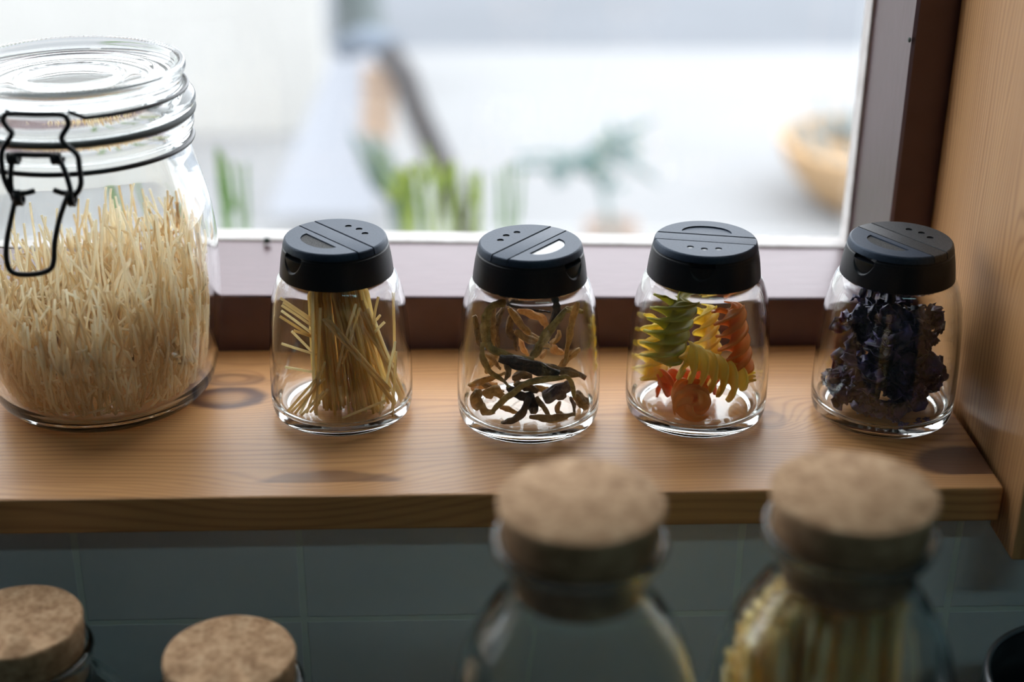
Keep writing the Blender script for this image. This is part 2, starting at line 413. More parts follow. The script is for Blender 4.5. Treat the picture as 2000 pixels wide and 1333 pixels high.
def flap_vf():
    g = .0049
    return prism([(seg_outline(lid_r(.0887)+.0001, g), .0887), (seg_outline(lid_r(.0912), g), .0912), (seg_outline(lid_r(.092)-.0002, g), .0917), (seg_outline(lid_r(.092)-.0007, g+.0002), .0920)])
def bar_vf():
    def ol(r, h):
        a = math.asin(h/r); P_ = [Vector((r*math.sin(-a+2*a*i/10), r*math.cos(-a+2*a*i/10), 0)) for i in range(11)]
        return P_ + [Vector((-p.x, -p.y, 0)) for p in P_]
    return prism([(ol(lid_r(.0887), .0043), .0886), (ol(lid_r(.0912), .0043), .0912), (ol(lid_r(.092)-.0002, .0042), .0917), (ol(lid_r(.092)-.0007, .0041), .0919)])
def halfmoon(d=0, n=32):             # chord at x=.0080, bulging to .0166
    P_ = []
    for i in range(n+1):
        a = -PI/2+PI*i/n; P_.append(Vector((.0080+d+(.0085-2*d)*abs(math.cos(a))**1.0, (.0122-d)*math.copysign(abs(math.sin(a))**.9, math.sin(a)), 0)))
    return P_
def circ(cx, cy, r, n=24): return [Vector((cx+r*math.cos(2*PI*i/n), cy+r*math.sin(2*PI*i/n), 0)) for i in range(n)]
def boolean(vf, cutters):
    a = mk('tmp_a', vf, M_LID); b = mk('tmp_b', join(*cutters), M_LID)
    md = a.modifiers.new('b', 'BOOLEAN'); md.operation = 'DIFFERENCE'; md.object = b; md.solver = 'EXACT'
    dg = bpy.context.evaluated_depsgraph_get(); dg.update(); me = bpy.data.meshes.new_from_object(a.evaluated_get(dg))
    r = ([v.co.copy() for v in me.vertices], [tuple(p.vertices) for p in me.polygons])
    for q in (a, b): bpy.data.objects.remove(q, do_unlink=True)
    return r
HOLES = [(-.0128, -.0066), (-.0143, 0), (-.0128, .0066)]
flap = flap_vf()
rot180 = lambda vf: ([Vector((-p.x, -p.y, p.z)) for p in vf[0]], vf[1])
pour_cut = prism([(halfmoon(.0004), .09135), (halfmoon(), .0925)])
pour_vf = boolean(flap, [pour_cut])
shake_vf = boolean(rot180(flap), [prism([(circ(x, y, .00165), .0914), (circ(x, y, .00165), .0925)]) for x, y in HOLES])

def jar_proto():
    r = thing('spice_jar')
    body = mk('glass_body', jar_vf, GLASS, r)
    mk('embossed_ring', tube(circle_path(.0031, .0051, 28, c=(-.0195, -.006)), .00032, 6, closed=True), GLASS, body)
    sq = [Vector((x, y, .0051)) for x, y in ((-.006, -.006), (.006, -.006), (.006, .006), (-.006, .006))]
    mk('embossed_square', tube(spline(sq+[sq[0]], 6)[:-1], .0003, 6, closed=True), GLASS, body)
    dots = []
    for i in range(110):
        a = 2*PI*i/110; c = Vector((.0296*math.cos(a), .0296*math.sin(a), .00035))
        dots.append(([c+Vector(v)*.00032 for v in ((1, 0, 0), (-1, 0, 0), (0, 1, 0), (0, -1, 0), (0, 0, 1), (0, 0, -1))], [(0, 2, 4), (2, 1, 4), (1, 3, 4), (3, 0, 4), (2, 0, 5), (1, 2, 5), (3, 1, 5), (0, 3, 5)]))
    mk('stippled_foot_ring', join(*dots), GLASS, body)
    lid = mk('lid', LBV, M_LIDS, r); sharp(lid, 30)
    pf = mk('pour_flap', pour_vf, M_LID, lid, smooth=True); sharp(pf, 25)
    mk('thumb_recess', prism([(halfmoon(.0005), .09125), (halfmoon(.0005), .09142)]), M_REFL, lid, smooth=False, label='shallow half-moon recess in the pour flap')
    sf = mk('sprinkle_flap', shake_vf, M_LID, lid); sharp(sf, 25)
    for x, y in HOLES: mk('sprinkle_hole', prism([(circ(x, y, .00155), .0913), (circ(x, y, .00155), .09148)]), M_REFL, lid, smooth=False, label='small round dimple in the sprinkle flap')
    hb = mk('hinge_bar', bar_vf(), M_LID, lid); sharp(hb, 25)
    return r
LBV = lid_base_vf()
proto = jar_proto()
JL = ['small glass shaker jar with black flap lid holding thin yellow pasta strands',
      'small glass shaker jar with black flap lid holding brown dried flower buds',
      'small glass shaker jar with black flap lid holding green, yellow and orange spiral pasta',
      'glass shaker jar with dusty black lid holding dark purple dried leaf, beside pine board']
for i, (x, y, az) in enumerate(JARS):
    j = proto if i == 0 else copy_tree(proto)
    j.location = (x, y, .0002); j.rotation_euler.z = math.radians(az)
    setp(j, JL[i], 'jar', 'shaker jars with black lids on the shelf')
    for b in j.children:
        if b.name.startswith('lid'):
            for c in b.children:
                nm = c.name.split('.')[0]
                m2 = None
                if nm == 'thumb_recess': m2 = [M_DUST, M_REFL, M_LID, M_DUST][i]
                if nm == 'sprinkle_hole': m2 = [M_LIDS, M_LIDS, M_REFL, M_LIDS][i]
                if nm in ('sprinkle_flap', 'hinge_bar') and i == 3: m2 = M_DUSTTOP
                if m2 is not None:
                    if i < 3 or True:
                        c.material_slots[0].link = 'OBJECT'; c.material_slots[0].material = m2

RIN = .0312
def inside(p, j, rmax=RIN, z0=.0058, z1=.0735):
    x, y, _ = JARS[j]; d = Vector((p.x-x, p.y-y)); 
    lim = rmax if p.z < .045 else rmax - (p.z-.045)*.22
    if d.length > lim: d = d*(lim/d.length)
    return Vector((x+d.x, y+d.y, min(max(p.z, z0), z1)))

# jar 1: pasta strands -------------------------------------------------------
jx, jy, _ = JARS[0]
def strand(name, a, b, r, mat, bend=0.0, **k):
    a, b = Vector(a), Vector(b); mid = (a+b)/2 + Vector((rnd.uniform(-bend, bend), rnd.uniform(-bend, bend), 0))
    pts = spline([a, mid, b], 3); c = pts[0].copy()
    return mk(name, tube([p-c for p in pts], r, 7), mat, loc=c, **k)
for i in range(190):
    rr = .0150*math.sqrt(rnd.random()); a = rnd.uniform(0, 2*PI)
    tx, ty = rr*math.cos(a), rr*math.sin(a)
    fan = max(0, rnd.gauss(.35, .55)) if tx > -.004 else 0
    bx, by = tx*1.12 + .0035 + fan*.0085 + rnd.gauss(0, .0012), ty*1.25 + rnd.gauss(0, .0016)
    q = inside(Vector((jx+bx, jy+by, .0058)), 0)
    tp = Vector((jx+tx*.92-.0005, jy+ty, .0700+rnd.uniform(-.004, .009)))
    strand('pasta_strand', q, tp, .00064, M_SPAG, .0006, label='yellow pasta strand standing in the tight bundle inside the leftmost shaker jar', cat='pasta', group='bundled pasta strands')
LOOSE = [(-.006, [((135, 505), (345, 650)), ((150, 530), (350, 668)), ((142, 545), (345, 690)), ((140, 575), (340, 720)), ((130, 605), (350, 745)), ((195, 685), (300, 790)), ((140, 750), (365, 820)), ((160, 877), (360, 910)), ((205, 680), (350, 730))]),
         (-.019, [((310, 480), (325, 1190)), ((350, 560), (330, 1180)), ((375, 850), (280, 1190)), ((375, 940), (195, 1170)), ((350, 960), (215, 1160)), ((345, 900), (240, 1140)), ((390, 1000), (300, 1200)), ((455, 980), (470, 1080)), ((330, 940), (170, 1130)), ((370, 1010), (250, 1185))]),
         (-.0225, [((365, 620), (720, 1010)), ((385, 615), (735, 1000)), ((400, 625), (750, 1010)), ((410, 640), (780, 1070)), ((378, 640), (700, 1000)), ((430, 660), (790, 1090)), ((445, 690), (800, 1080)), ((470, 1182), (718, 1070))]),
         (-.008, [((455, 560), (640, 860)), ((500, 540), (720, 860)), ((590, 560), (780, 1030)), ((600, 640), (800, 1060)), ((610, 600), (820, 1060)), ((575, 520), (760, 950)), ((585, 580), (775, 1010)), ((595, 600), (790, 1045)), ((620, 660), (810, 1070)), ((605, 560), (800, 1030)), ((630, 700), (790, 1080)), ((560, 560), (745, 960)), ((520, 560), (480, 720)), ((660, 500), (635, 650)), ((735, 480), (745, 850)), ((695, 635), (640, 690)), ((670, 600), (630, 640)), ((640, 620), (740, 880))]),
         (-.018, [((760, 745), (670, 1170)), ((770, 800), (735, 1150)), ((540, 540), (440, 900)), ((690, 1090), (670, 1160)), ((560, 560), (470, 860))])]
LAB = {0: ('thin yellow pasta strand sticking out left from the bundle in the leftmost shaker jar', 'pasta strands pointing left'),
       1: ('thin yellow pasta strand leaning at the lower left of the leftmost shaker jar', 'pasta strands leaning left'),
       2: ('yellow pasta strand lying diagonally across the bundle front in the leftmost shaker jar', 'diagonal pasta strands'),
       3: ('thin yellow pasta strand leaning right of the bundle in the leftmost shaker jar', 'pasta strands leaning right'),
       4: ('thin yellow pasta strand crossing the right front of the leftmost shaker jar', 'crossing pasta strands')}
for gi, (dy, ls) in enumerate(LOOSE):
    for k, (a, b) in enumerate(ls):
        A = aty(500+a[0]/2.776, 400+a[1]/2.776, jy+dy); B = aty(500+b[0]/2.776, 400+b[1]/2.776, jy+dy+rnd.uniform(-.003, .003))
        lb, gr = LAB[gi]
        if gi == 2 and k == 7: lb, gr = 'short yellow pasta piece lying low at the front of the leftmost shaker jar', None
        strand('pasta_strand', inside(A, 0, .0322), inside(B, 0, .0322), .00068, M_SPAG2, .0004, label=lb, cat='pasta', group=gr)

# jar 2: dried lily buds -----------------------------------------------------
def budmat(name, c0, c1, tr, rough=.5):
    t = NT(name); v = t.coord('Object'); f = t.math('ADD', t.math('MULTIPLY', t.noise(v, 330, 4), .75), t.math('MULTIPLY', t.noise(v, 1100, 3), .35))
    col = t.ramp(f, [(.40, c0), (.66, c1)]); p = t.principled(col, rough, .4, t.bump(f, .9, .0016)); q = t.n('BsdfTranslucent'); t.l(col, q.inputs[0])
    m = t.n('MixShader'); m.inputs[0].default_value = tr; t.l(p, m.inputs[1]); t.l(q.outputs[0], m.inputs[2]); return t.done(m.outputs[0])
CB = [budmat('dried_bud_olive', (.30, .21, .06), (.56, .43, .17), .42), budmat('dried_bud_tan', (.42, .25, .08), (.70, .47, .20), .45),
      budmat('dried_bud_brown', (.20, .11, .045), (.42, .26, .11), .35), budmat('dried_bud_dark', (.020, .014, .013), (.09, .055, .036), .1),
      budmat('dried_bud_purple', (.07, .042, .055), (.22, .15, .15), .15), budmat('dried_bud_orange', (.60, .33, .13), (.84, .58, .30), .5)]
W_JAR = 'in the second shaker jar'
BUDS = [([(640,540),(700,450),(780,330),(860,220),(930,140)],70,0,-.006,'long straight olive dried bud slanting up to the upper right'),
 ([(420,105),(330,105),(270,180),(250,330),(270,450),(350,505),(500,545),(660,560)],52,0,-.012,'long olive dried bud looping down the left side'),
 ([(330,100),(310,230),(310,330),(320,480)],52,1,.000,'tan dried bud hanging in the upper left arch'),
 ([(400,130),(345,260),(350,400),(370,480)],44,2,.005,None), ([(450,130),(540,270),(620,350),(720,400)],48,1,.004,None),
 ([(520,150),(640,190),(720,230),(765,300),(740,380)],56,5,.014,'pale tan dried bud curving at the upper back'),
 ([(480,190),(450,330),(500,400),(510,490)],52,2,.008,None), ([(500,330),(600,390),(700,430),(800,460)],48,1,.0,None),
 ([(535,390),(560,450),(605,530)],40,5,.016,None), ([(380,50),(520,120),(680,160),(800,170)],34,3,.018,'dark reddish dried stalk lying across the top back'),
 ([(835,55),(845,160),(800,260)],52,3,.010,'dark dried bud hanging below the lid'), ([(1020,90),(980,260),(940,420),(910,620)],44,1,-.004,'tan dried bud standing upright at the right'),
 ([(920,140),(1000,150),(1085,160)],44,0,.010,None), ([(150,200),(180,300),(200,400),(230,470)],44,2,.0,'brown dried bud hanging at the far left'),
 ([(245,310),(200,325),(150,335)],26,1,.004,None), ([(230,420),(235,560),(290,660),(380,730),(450,800)],36,0,-.016,None),
 ([(370,560),(500,590),(640,620),(760,650),(860,690)],84,3,-.0195,'broad blackish dried bud lying across the middle'),
 ([(700,620),(850,655),(1000,680),(1080,720)],58,2,-.010,None), ([(300,1010),(400,910),(520,810),(640,745),(800,722),(930,712),(985,790),(985,880)],46,0,-.0235,'long pale olive dried bud arching across the front'),
 ([(160,960),(260,1010),(330,1010)],50,1,-.022,None), ([(200,880),(150,845),(95,890),(100,950),(150,975),(200,940),(215,890)],56,1,-.019,'curled knot-like tan dried bud at the lower left'),
 ([(110,790),(200,750),(300,712),(420,680)],44,1,-.004,None), ([(125,815),(240,790),(350,770)],46,5,.002,None), ([(240,870),(320,830),(390,880)],76,1,-.010,None),
 ([(740,910),(850,830),(960,770)],100,4,-.0155,'thick purplish wrinkled dried bud at the lower right'), ([(1005,850),(1080,940),(1150,1000)],74,2,-.006,'dark brown blunt dried bud at the far lower right'),
 ([(620,880),(560,1000),(480,1080),(390,1160)],52,3,-.0215,'blackish dried bud pointing down left at the bottom'), ([(680,880),(730,960),(790,1040)],44,2,-.018,None),
 ([(620,1050),(750,1060),(880,1050),(1000,1030)],46,2,-.0205,None), ([(760,1080),(850,1130),(935,1168)],44,1,-.017,None), ([(870,920),(850,1000),(890,1090),(930,1140)],32,2,-.011,None),
 ([(590,850),(650,950),(660,1020)],92,3,-.014,None), ([(250,680),(310,570),(345,480)],42,1,.004,None), ([(420,580),(440,660),(425,730)],52,2,-.021,None),
 ([(1045,480),(980,520),(900,600),(850,660)],50,1,.0,None), ([(800,455),(850,490),(905,515)],60,5,.006,None), ([(720,560),(760,480)],40,5,.004,None), ([(960,880),(985,950),(1000,1030)],30,4,-.018,None),
 ([(300,130),(270,230),(230,310)],40,1,.002,None), ([(440,110),(480,180),(520,260),(600,330)],44,2,.011,None), ([(870,330),(850,400),(800,430)],46,1,.008,None), ([(200,765),(290,800),(400,830)],44,2,-.001,None),
 ([(480,720),(560,690),(640,700)],56,2,-.006,None), ([(660,800),(760,830),(860,850)],48,1,-.008,None), ([(500,760),(600,790),(690,840)],58,2,-.013,None), ([(380,960),(450,990),(520,1015)],40,1,-.012,None), ([(430,800),(520,850),(620,900)],58,3,-.015,None), ([(260,520),(330,580),(370,640)],40,1,-.006,None), ([(560,620),(520,700),(500,790)],46,1,.004,None)]
for k, (pts, w, ci, dy, lb) in enumerate(BUDS):
    P_ = [inside(aty(890+a/4.3, 570+b/4.3, JARS[1][1]+dy+.0015*math.sin(2.1*i+k)), 1, .0305) for i, (a, b) in enumerate(pts)]
    P_ = spline(P_, 7); P_ = [p + Vector((noise.noise(p*300), noise.noise(p*300+Vector((9, 0, 0))), noise.noise(p*300+Vector((0, 9, 0)))))*.0006 for p in P_]
    R_ = w/4.3/2/3500
    c = P_[0].copy(); ph = rnd.uniform(0, 6)
    shp = lambda t, a, ph=ph: 1+.20*math.sin(3*a+ph+3*t)+.16*math.sin(6*a-4*t)
    o = mk('dried_lily_bud', tube([p-c for p in P_], lambda t, R_=R_: R_*(.62+.5*math.sin(PI*min(1, t*1.15))**.8)*(1+.12*math.sin(17*t+k)), 18, .72, rnd.uniform(-1.2, 1.2), shape=shp), CB[ci], loc=c)
    if lb: setp(o, lb+' '+W_JAR, 'dried bud', 'dried lily buds')
    else: setp(o, {0: 'olive', 1: 'tan', 2: 'brown', 3: 'blackish', 4: 'purplish', 5: 'pale orange'}[ci]+' slender dried bud among the tangle '+W_JAR, 'dried bud', 'dried lily buds')

# jar 3: fusilli -------------------------------------------------------------
CF = {'g': pasta('green_pasta', (.50, .46, .055), (.66, .62, .12), .56, 60), 'y': pasta('yellow_spiral_pasta', (.90, .72, .13), (.97, .86, .30), .56, 60),
      'o': pasta('orange_pasta', (.74, .30, .07), (.86, .42, .12), .5, 60), 'r': pasta('red_orange_pasta', (.78, .25, .08), (.88, .36, .15), .5, 60)}
def fusilli(A, B, R, turns, ph=0, curl=.9):
    A, B = Vector(A), Vector(B); ax = (B-A); L = ax.length; ax.normalize()
    u = ax.orthogonal().normalized(); v = ax.cross(u)
    V, Fc = [], []; ns, nr = 84, 9
    for b in range(3):
        s0 = len(V)
        for i in range(ns+1):
            s = i/ns; th = 2*PI*(turns*s + b/3) + ph
            env = 1 if True else 0
            for k in range(nr+1):
                r = R*k/nr; q = k/nr
                a = th - curl*q*q
                lift = -.22*R*q*q
                V.append(A + ax*(s*L + lift + .0004*math.sin(9*q+s*20)) + u*(r*math.cos(a)) + v*(r*math.sin(a)))
        for i in range(ns):
            for k in range(nr):
                p = s0+i*(nr+1)+k; Fc.append((p, p+1, p+nr+2, p+nr+1))
    return V, Fc
def c4(a, b, dy): return aty(1220+a/4.443, 560+b/4.443, JARS[2][1]+dy)
FUS = [((450,110),(300,640),-.004,-.008,200,1.75,'g','green spiral pasta piece standing at the upper left'),
       ((300,280),(190,800),.014,.010,165,1.5,'y','yellow spiral pasta piece standing behind the green one'),
       ((690,190),(730,600),.010,.006,125,1.4,'y','pale yellow spiral pasta piece upright in the middle behind'),
       ((520,640),(1000,860),-.014,-.010,175,1.9,'y','large yellow spiral pasta piece lying slanted across the front'),
       ((900,190),(985,740),-.002,-.003,150,1.7,'o','orange spiral pasta piece standing at the right'),
       ((290,860),(800,930),.004,.006,130,1.7,'r','red-orange spiral pasta piece lying at the bottom behind'),
       ((585,1030),(560,980),-.026,-.008,165,.9,'o','brownish orange spiral pasta piece seen end-on at the bottom front'),
       ((1060,740),(1040,960),.008,.004,110,1.0,'y','yellow spiral pasta piece at the lower right edge')]
for (a, b, d0, d1, R_, tn, ck, lb) in FUS:
    Rm = R_/4.443/4050; lie = abs((a[1]-b[1])) < 260
    A, B = (inside(c4(*q, dd), 2, .0265, .0062+(Rm*.95 if lie else .0022)) for q, dd in ((a, d0), (b, d1))); c = (A+B)/2
    o = mk('fusilli', fusilli(A-c, B-c, Rm, tn, rnd.uniform(0, 6)), CF[ck], loc=c)
    m = o.modifiers.new('thick', 'SOLIDIFY'); m.thickness = .0011; m.offset = 0
    setp(o, lb+' in the third shaker jar', 'pasta', 'spiral pasta pieces')

# jar 4: dark dried leaf -----------------------------------------------------
M_SEA = NT('purple_dried_leaf'); _v = M_SEA.coord('Object'); _f = M_SEA.noise(_v, 160, 4)
_c = M_SEA.ramp(_f, [(.35, (.016, .012, .036)), (.6, (.065, .046, .15)), (.8, (.20, .16, .44))])
M_SEA = M_SEA.done(M_SEA.principled(_c, .38, .55, M_SEA.bump(_f, .6, .002)))
def shred(c0, size, seed, ext=(1, 1, 1)):
    r = random.Random(seed); V, Fc = [], []
    n, w = 64, 7; p = Vector((r.gauss(0, .4)*ext[0], r.gauss(0, .4)*ext[1], r.gauss(0, .4)*ext[2]))*size
    d = Vector((r.gauss(0, 1), r.gauss(0, 1), r.gauss(0, 1))).normalized(); nr = d.orthogonal().normalized()
    for i in range(n):
        d = (d + Vector((r.gauss(0, .45), r.gauss(0, .45), r.gauss(0, .45))) - Vector((p.x/ext[0], p.y/ext[1], p.z/ext[2]))*(.35/size)).normalized()
        nr = (nr + Vector((r.gauss(0, .35), r.gauss(0, .35), r.gauss(0, .35)))); nr = (nr-d*nr.dot(d)).normalized()
        p = p + d*size*.16; sd = d.cross(nr)
        wd = size*(.16+.22*abs(math.sin(i*.37+seed)))*min(1, .25+i/5, .25+(n-1-i)/5)
        for k in range(w):
            q = (k/(w-1)-.5)*2
            V.append(c0 + p + sd*(wd*q) + nr*(wd*(.55*math.sin(2.6*q+i*.8)+r.gauss(0, .26))))
    for i in range(n-1):
        for k in range(w-1): a = i*w+k; Fc.append((a, a+1, a+w+1, a+w))
    return V, Fc
def c6(a, b, dy): return aty(1560+a/2.776, 400+b/2.776, JARS[3][1]+dy)
SP = [(370,560,.004,1),(450,600,-.006,1.05),(560,580,.002,1.1),(680,570,.004,.9),(640,650,-.008,1),(720,620,.006,.7),(400,680,.006,1),(520,700,-.012,1.1),(330,760,.004,.9),(440,800,-.012,1.1),(580,790,.000,1.1),(660,760,.004,.8),
      (280,870,-.002,1),(380,900,-.014,1.1),(200,930,.0,.75),(520,910,-.014,1.1),(620,880,-.006,1.1),(690,900,.004,.9),(290,1010,-.010,.95),(400,1040,-.016,1.0),(520,1030,-.016,1.05),(620,1010,-.008,.95),(720,980,.0,.7),(430,1110,-.018,.7),(560,1090,-.016,.75),(350,640,.012,.9),(500,640,.012,.9),(620,700,.012,.9),(450,880,.010,1),(560,980,.008,1),(350,960,.008,.9),(250,960,-.006,.7),(160,960,-.002,.5)]
for k, (a, b, dy, s) in enumerate(SP):
    c = c6(a, b, dy); c = inside(c, 3, .0275, .0085, .0665)
    vf = shred(Vector((0, 0, 0)), .0102*s, 40+k, (1, 1, 1))
    vf = ([inside(p+c, 3, .0312, .0056, .0728)-c for p in vf[0]], vf[1])
    o = mk('dried_leaf_shred', vf, M_SEA, loc=c, label='crumpled dark purple dried leaf shred in the clump inside the rightmost shaker jar', cat='dried leaf', group='purple dried leaf shreds')
    m = o.modifiers.new('thick', 'SOLIDIFY'); m.thickness = .0004
P_ = spline([inside(c6(a, b, -.004), 3, .0308) for a, b in ((630, 750), (680, 800), (740, 845), (785, 880), (793, 930), (750, 985), (700, 1010))], 8); c = P_[0].copy()
P_ = [p + Vector((noise.noise(p*400), noise.noise(p*400+Vector((3, 0, 0))), noise.noise(p*400+Vector((0, 5, 0)))))*.0011 for p in P_]
mk('dried_leaf_shred', tube([p-c for p in P_], lambda t: .0021*(1+.3*math.sin(31*t)), 10, .7, 3, shape=lambda t, a: 1+.35*math.sin(3*a+20*t)), M_SEA, loc=c, label='dark curling stalk of dried leaf bowed out at the right of the rightmost shaker jar', cat='dried leaf')
for k, (a, b) in enumerate([(545, 1190), (585, 1205), (665, 1195), (715, 1180), (520, 1170)]):
    c = atz(1560+a/2.776, 400+b/2.776, .0072); c = inside(c, 3, .0290, .0070)
    vf = shred(Vector((0, 0, 0)), .0022, 90+k); vf = ([Vector((p.x, p.y, max(p.z*.5, -.0015))) for p in vf[0]], vf[1])
    o = mk('leaf_crumb', vf, M_SEA, loc=c, label='tiny dark leaf crumb on the glass floor at the front of the rightmost shaker jar', cat='dried leaf', group='leaf crumbs'); m = o.modifiers.new('thick', 'SOLIDIFY'); m.thickness = .0003

# ------------------------------------------------------------------ large clip-top jar
KX, KY = -.1790, .685
k = thing('clip_top_jar', (KX, KY, .0002), label='large glass clip-top jar of pale vermicelli with black wire clasp at the left', cat='jar')
ko = [(0, .0018), (.030, .0014), (.0385, .0002), (.0430, .0008), (.0495, .0038), (.0535, .0085), (.0560, .0160), (.0578, .0260), (.0597, .0400), (.0608, .0560), (.0612, .0760), (.0609, .0870), (.0597, .0980), (.0577, .1085), (.0550, .1190), (.0530, .1270), (.0523, .1320), (.0522, .1352), (.0530, .1385), (.0545, .1410), (.0547, .1440), (.0538, .1466), (.0520, .1474)]
ki = [(.0480, .1474), (.0470, .1440), (.0468, .1360), (.0475, .1290), (.0500, .1190), (.0533, .1085), (.0560, .0980), (.0574, .0870), (.0578, .0760), (.0574, .0560), (.0563, .0400), (.0545, .0260), (.0524, .0160), (.0490, .0100), (.0420, .0070), (.0300, .0062), (0, .0060)]
kb = mk('glass_body', lathe(smooth_prof(ko, 4)+smooth_prof(ki, 4), 144), GLASS, k)
kl = [(0, .1655), (.018, .1655), (.0205, .1660), (.0220, .1668), (.0235, .1660), (.0300, .1657), (.0360, .1660), (.0385, .1672), (.0405, .1664), (.0440, .1668), (.0475, .1685), (.0492, .1708), (.0503, .1719), (.0516, .1722), (.0526, .1712), (.0529, .1690), (.0524, .1672), (.0512, .1650), (.0509, .1620), (.0516, .1598), (.0540, .1580), (.0558, .1560), (.0563, .1538), (.0559, .1518), (.0548, .1508),
      (.0500, .1508), (.0466, .1500), (.0455, .1470), (.0440, .1462), (.0428, .1480), (.0420, .1560), (.0405, .1595), (.0360, .1605), (0, .1605)]
klp = smooth_prof(kl, 3)
def knurl(kk, i, a, r, z):
    if .0498 < r < .0522 and z > .1700: return r, z + (.00022 if i % 3 == 0 else -.00012)
    return r, z
kd = mk('glass_lid', lathe(klp, 432, knurl), GLASS, k)
mk('rubber_seal', lathe([(.0470, .1475), (.0549, .1473), (.0558, .1480), (.0561, .1490), (.0558, .1500), (.0549, .1507), (.0470, .1507)], 120, closed=True), M_RUB, k)
clasp = mk('wire_clasp', tube(circle_path(.0534, .1352, 96), .00125, 8, closed=True), M_WIRE, k, label='black wire clasp')
C3 = lambda a, b, Y: aty(a/3.508, 180+b/3.508, Y) - Vector((KX, KY, .0002))
def wire(name, pts, r=.00125, closed=False):
    P_ = spline([C3(*p) for p in (pts+[pts[0]] if closed else pts)], 6)
    if closed: P_ = P_[:-1]
    return mk(name, tube(P_, r, 9, closed=closed), M_WIRE, clasp)
y0 = KY-.0595
wire('lid_hook', [(75, 690, y0-.004), (35, 610, y0-.004), (15, 520, y0-.003), (15, 400, y0-.001), (80, 290, y0+.000), (55, 250, y0+.001), (22, 200, y0+.001), (30, 160, y0+.001), (70, 148, y0+.001), (240, 152, y0+.001), (420, 156, y0+.001), (462, 190, y0+.001), (466, 230, y0+.001), (422, 310, y0+.000), (450, 360, y0-.001), (528, 430, y0-.002), (545, 520, y0-.003), (555, 620, y0-.004), (535, 680, y0-.004), (500, 715, y0-.004)])
wire('clasp_lever', [(105, 770, y0-.004), (82, 690, y0-.004), (72, 600, y0-.003), (78, 500, y0-.001), (88, 440, y0), (120, 428, y0), (240, 432, y0), (360, 434, y0), (400, 460, y0), (440, 530, y0-.002), (470, 620, y0-.003), (490, 700, y0-.004), (505, 775, y0-.004)])
wire('clasp_handle', [(240, 675, y0-.003), (185, 690, y0-.004), (130, 700, y0-.005), (103, 750, y0-.005), (80, 850, y0-.006), (50, 1000, y0-.007), (42, 1120, y0-.008), (62, 1210, y0-.008), (110, 1245, y0-.008), (180, 1252, y0-.008), (270, 1243, y0-.008), (340, 1215, y0-.008), (368, 1160, y0-.008), (375, 1030, y0-.007), (405, 880, y0-.006), (440, 770, y0-.005), (462, 705, y0-.005), (420, 690, y0-.004), (370, 672, y0-.003)])
for cx in (88, 388):
    q = C3(cx, 455, y0+.0005); hp = []
    for i in range(40):
        a = 2*PI*3*i/39; hp.append(q + Vector((-.0025+.005*i/39, .0022*math.cos(a), .0022*math.sin(a))))
    mk('clasp_coil', tube(hp, .0008, 7), M_WIRE, clasp)
for cx, cy in ((128, 725), (488, 730)):
    q = C3(cx, cy, y0-.0045); hp = []
    for i in range(30):
        a = 2*PI*2*i/29; hp.append(q + Vector((-.0016+.0032*i/29, .0022*math.cos(a), .0030*math.sin(a))))
    mk('clasp_eye', tube(hp, .0009, 7), M_WIRE, clasp)
# bail over the lid: two arcs from the hook round the groove to the back
ends = [C3(468, 135, y0+.001), C3(50, 130, y0+.001)]
for e, sgn in zip(ends, (1, -1)):
    a0 = math.atan2(e.y, e.x); aa = a0
    P_ = [e] + [Vector((.0528*math.cos(a0+sgn*t), .0528*math.sin(a0+sgn*t), .1598+.0003)) for t in [.12+.11*i for i in range(26)]]
    mk('lid_bail', tube(P_, .00095, 8), M_WIRE, clasp)

# vermicelli heap: nobody could count the short strands
def kin(z):   # inner radius of the large jar
    pts = [(.006, .040), (.010, .048), (.016, .0515), (.026, .0536), (.040, .0554), (.056, .0565), (.076, .0569), (.087, .0565), (.098, .055), (.1085, .0524), (.119, .049)]
    for (z0, r0), (z1, r1) in zip(pts, pts[1:]):
        if z <= z1: return r0+(r1-r0)*max(0, (z-z0)/(z1-z0))
    return .047
def kclamp(p, m=.0020):
    r = math.hypot(p.x, p.y); lim = kin(p.z)-m
    if r > lim: p = Vector((p.x*lim/r, p.y*lim/r, p.z))
    p.z = max(p.z, .0085); return p
vr = random.Random(21); heap = []
def verm(r_, z_, a, tilt, L, az):
    base = Vector((r_*math.cos(a), r_*math.sin(a), z_)); d = Vector((math.sin(tilt)*math.cos(az), math.sin(tilt)*math.sin(az), math.cos(tilt)))
    bend = Vector((vr.gauss(0, 1), vr.gauss(0, 1), 0))*L*.05
    return [kclamp(base+d*(L*t-.5*L)+bend*(4*t*(1-t))) for t in (0, .33, .66, 1)]
for i in range(1500):
    a = vr.uniform(0, 2*PI); f = vr.random(); rr = math.sqrt(f)
    if vr.random() < .5: rr = 1-.18*vr.random()**1.5
    top = .073 - .006*(rr**2) + .013*rr*math.cos(a-.6)
    z = .012 + (top-.012)*vr.random()
    tilt = abs(vr.gauss(0, .30)) if vr.random() < .90 else vr.uniform(.5, 1.5)
    L = vr.uniform(.020, .046)
    heap.append(tube(verm(rr*(kin(z)-.002), z, a, tilt, L, vr.uniform(0, 2*PI)), .00062, 5))
mk('vermicelli_heap', join(*heap), M_VERM, loc=(KX, KY, .0002), label='heap of broken pale vermicelli filling the lower half of the large clip-top jar', cat='pasta', kind='stuff')
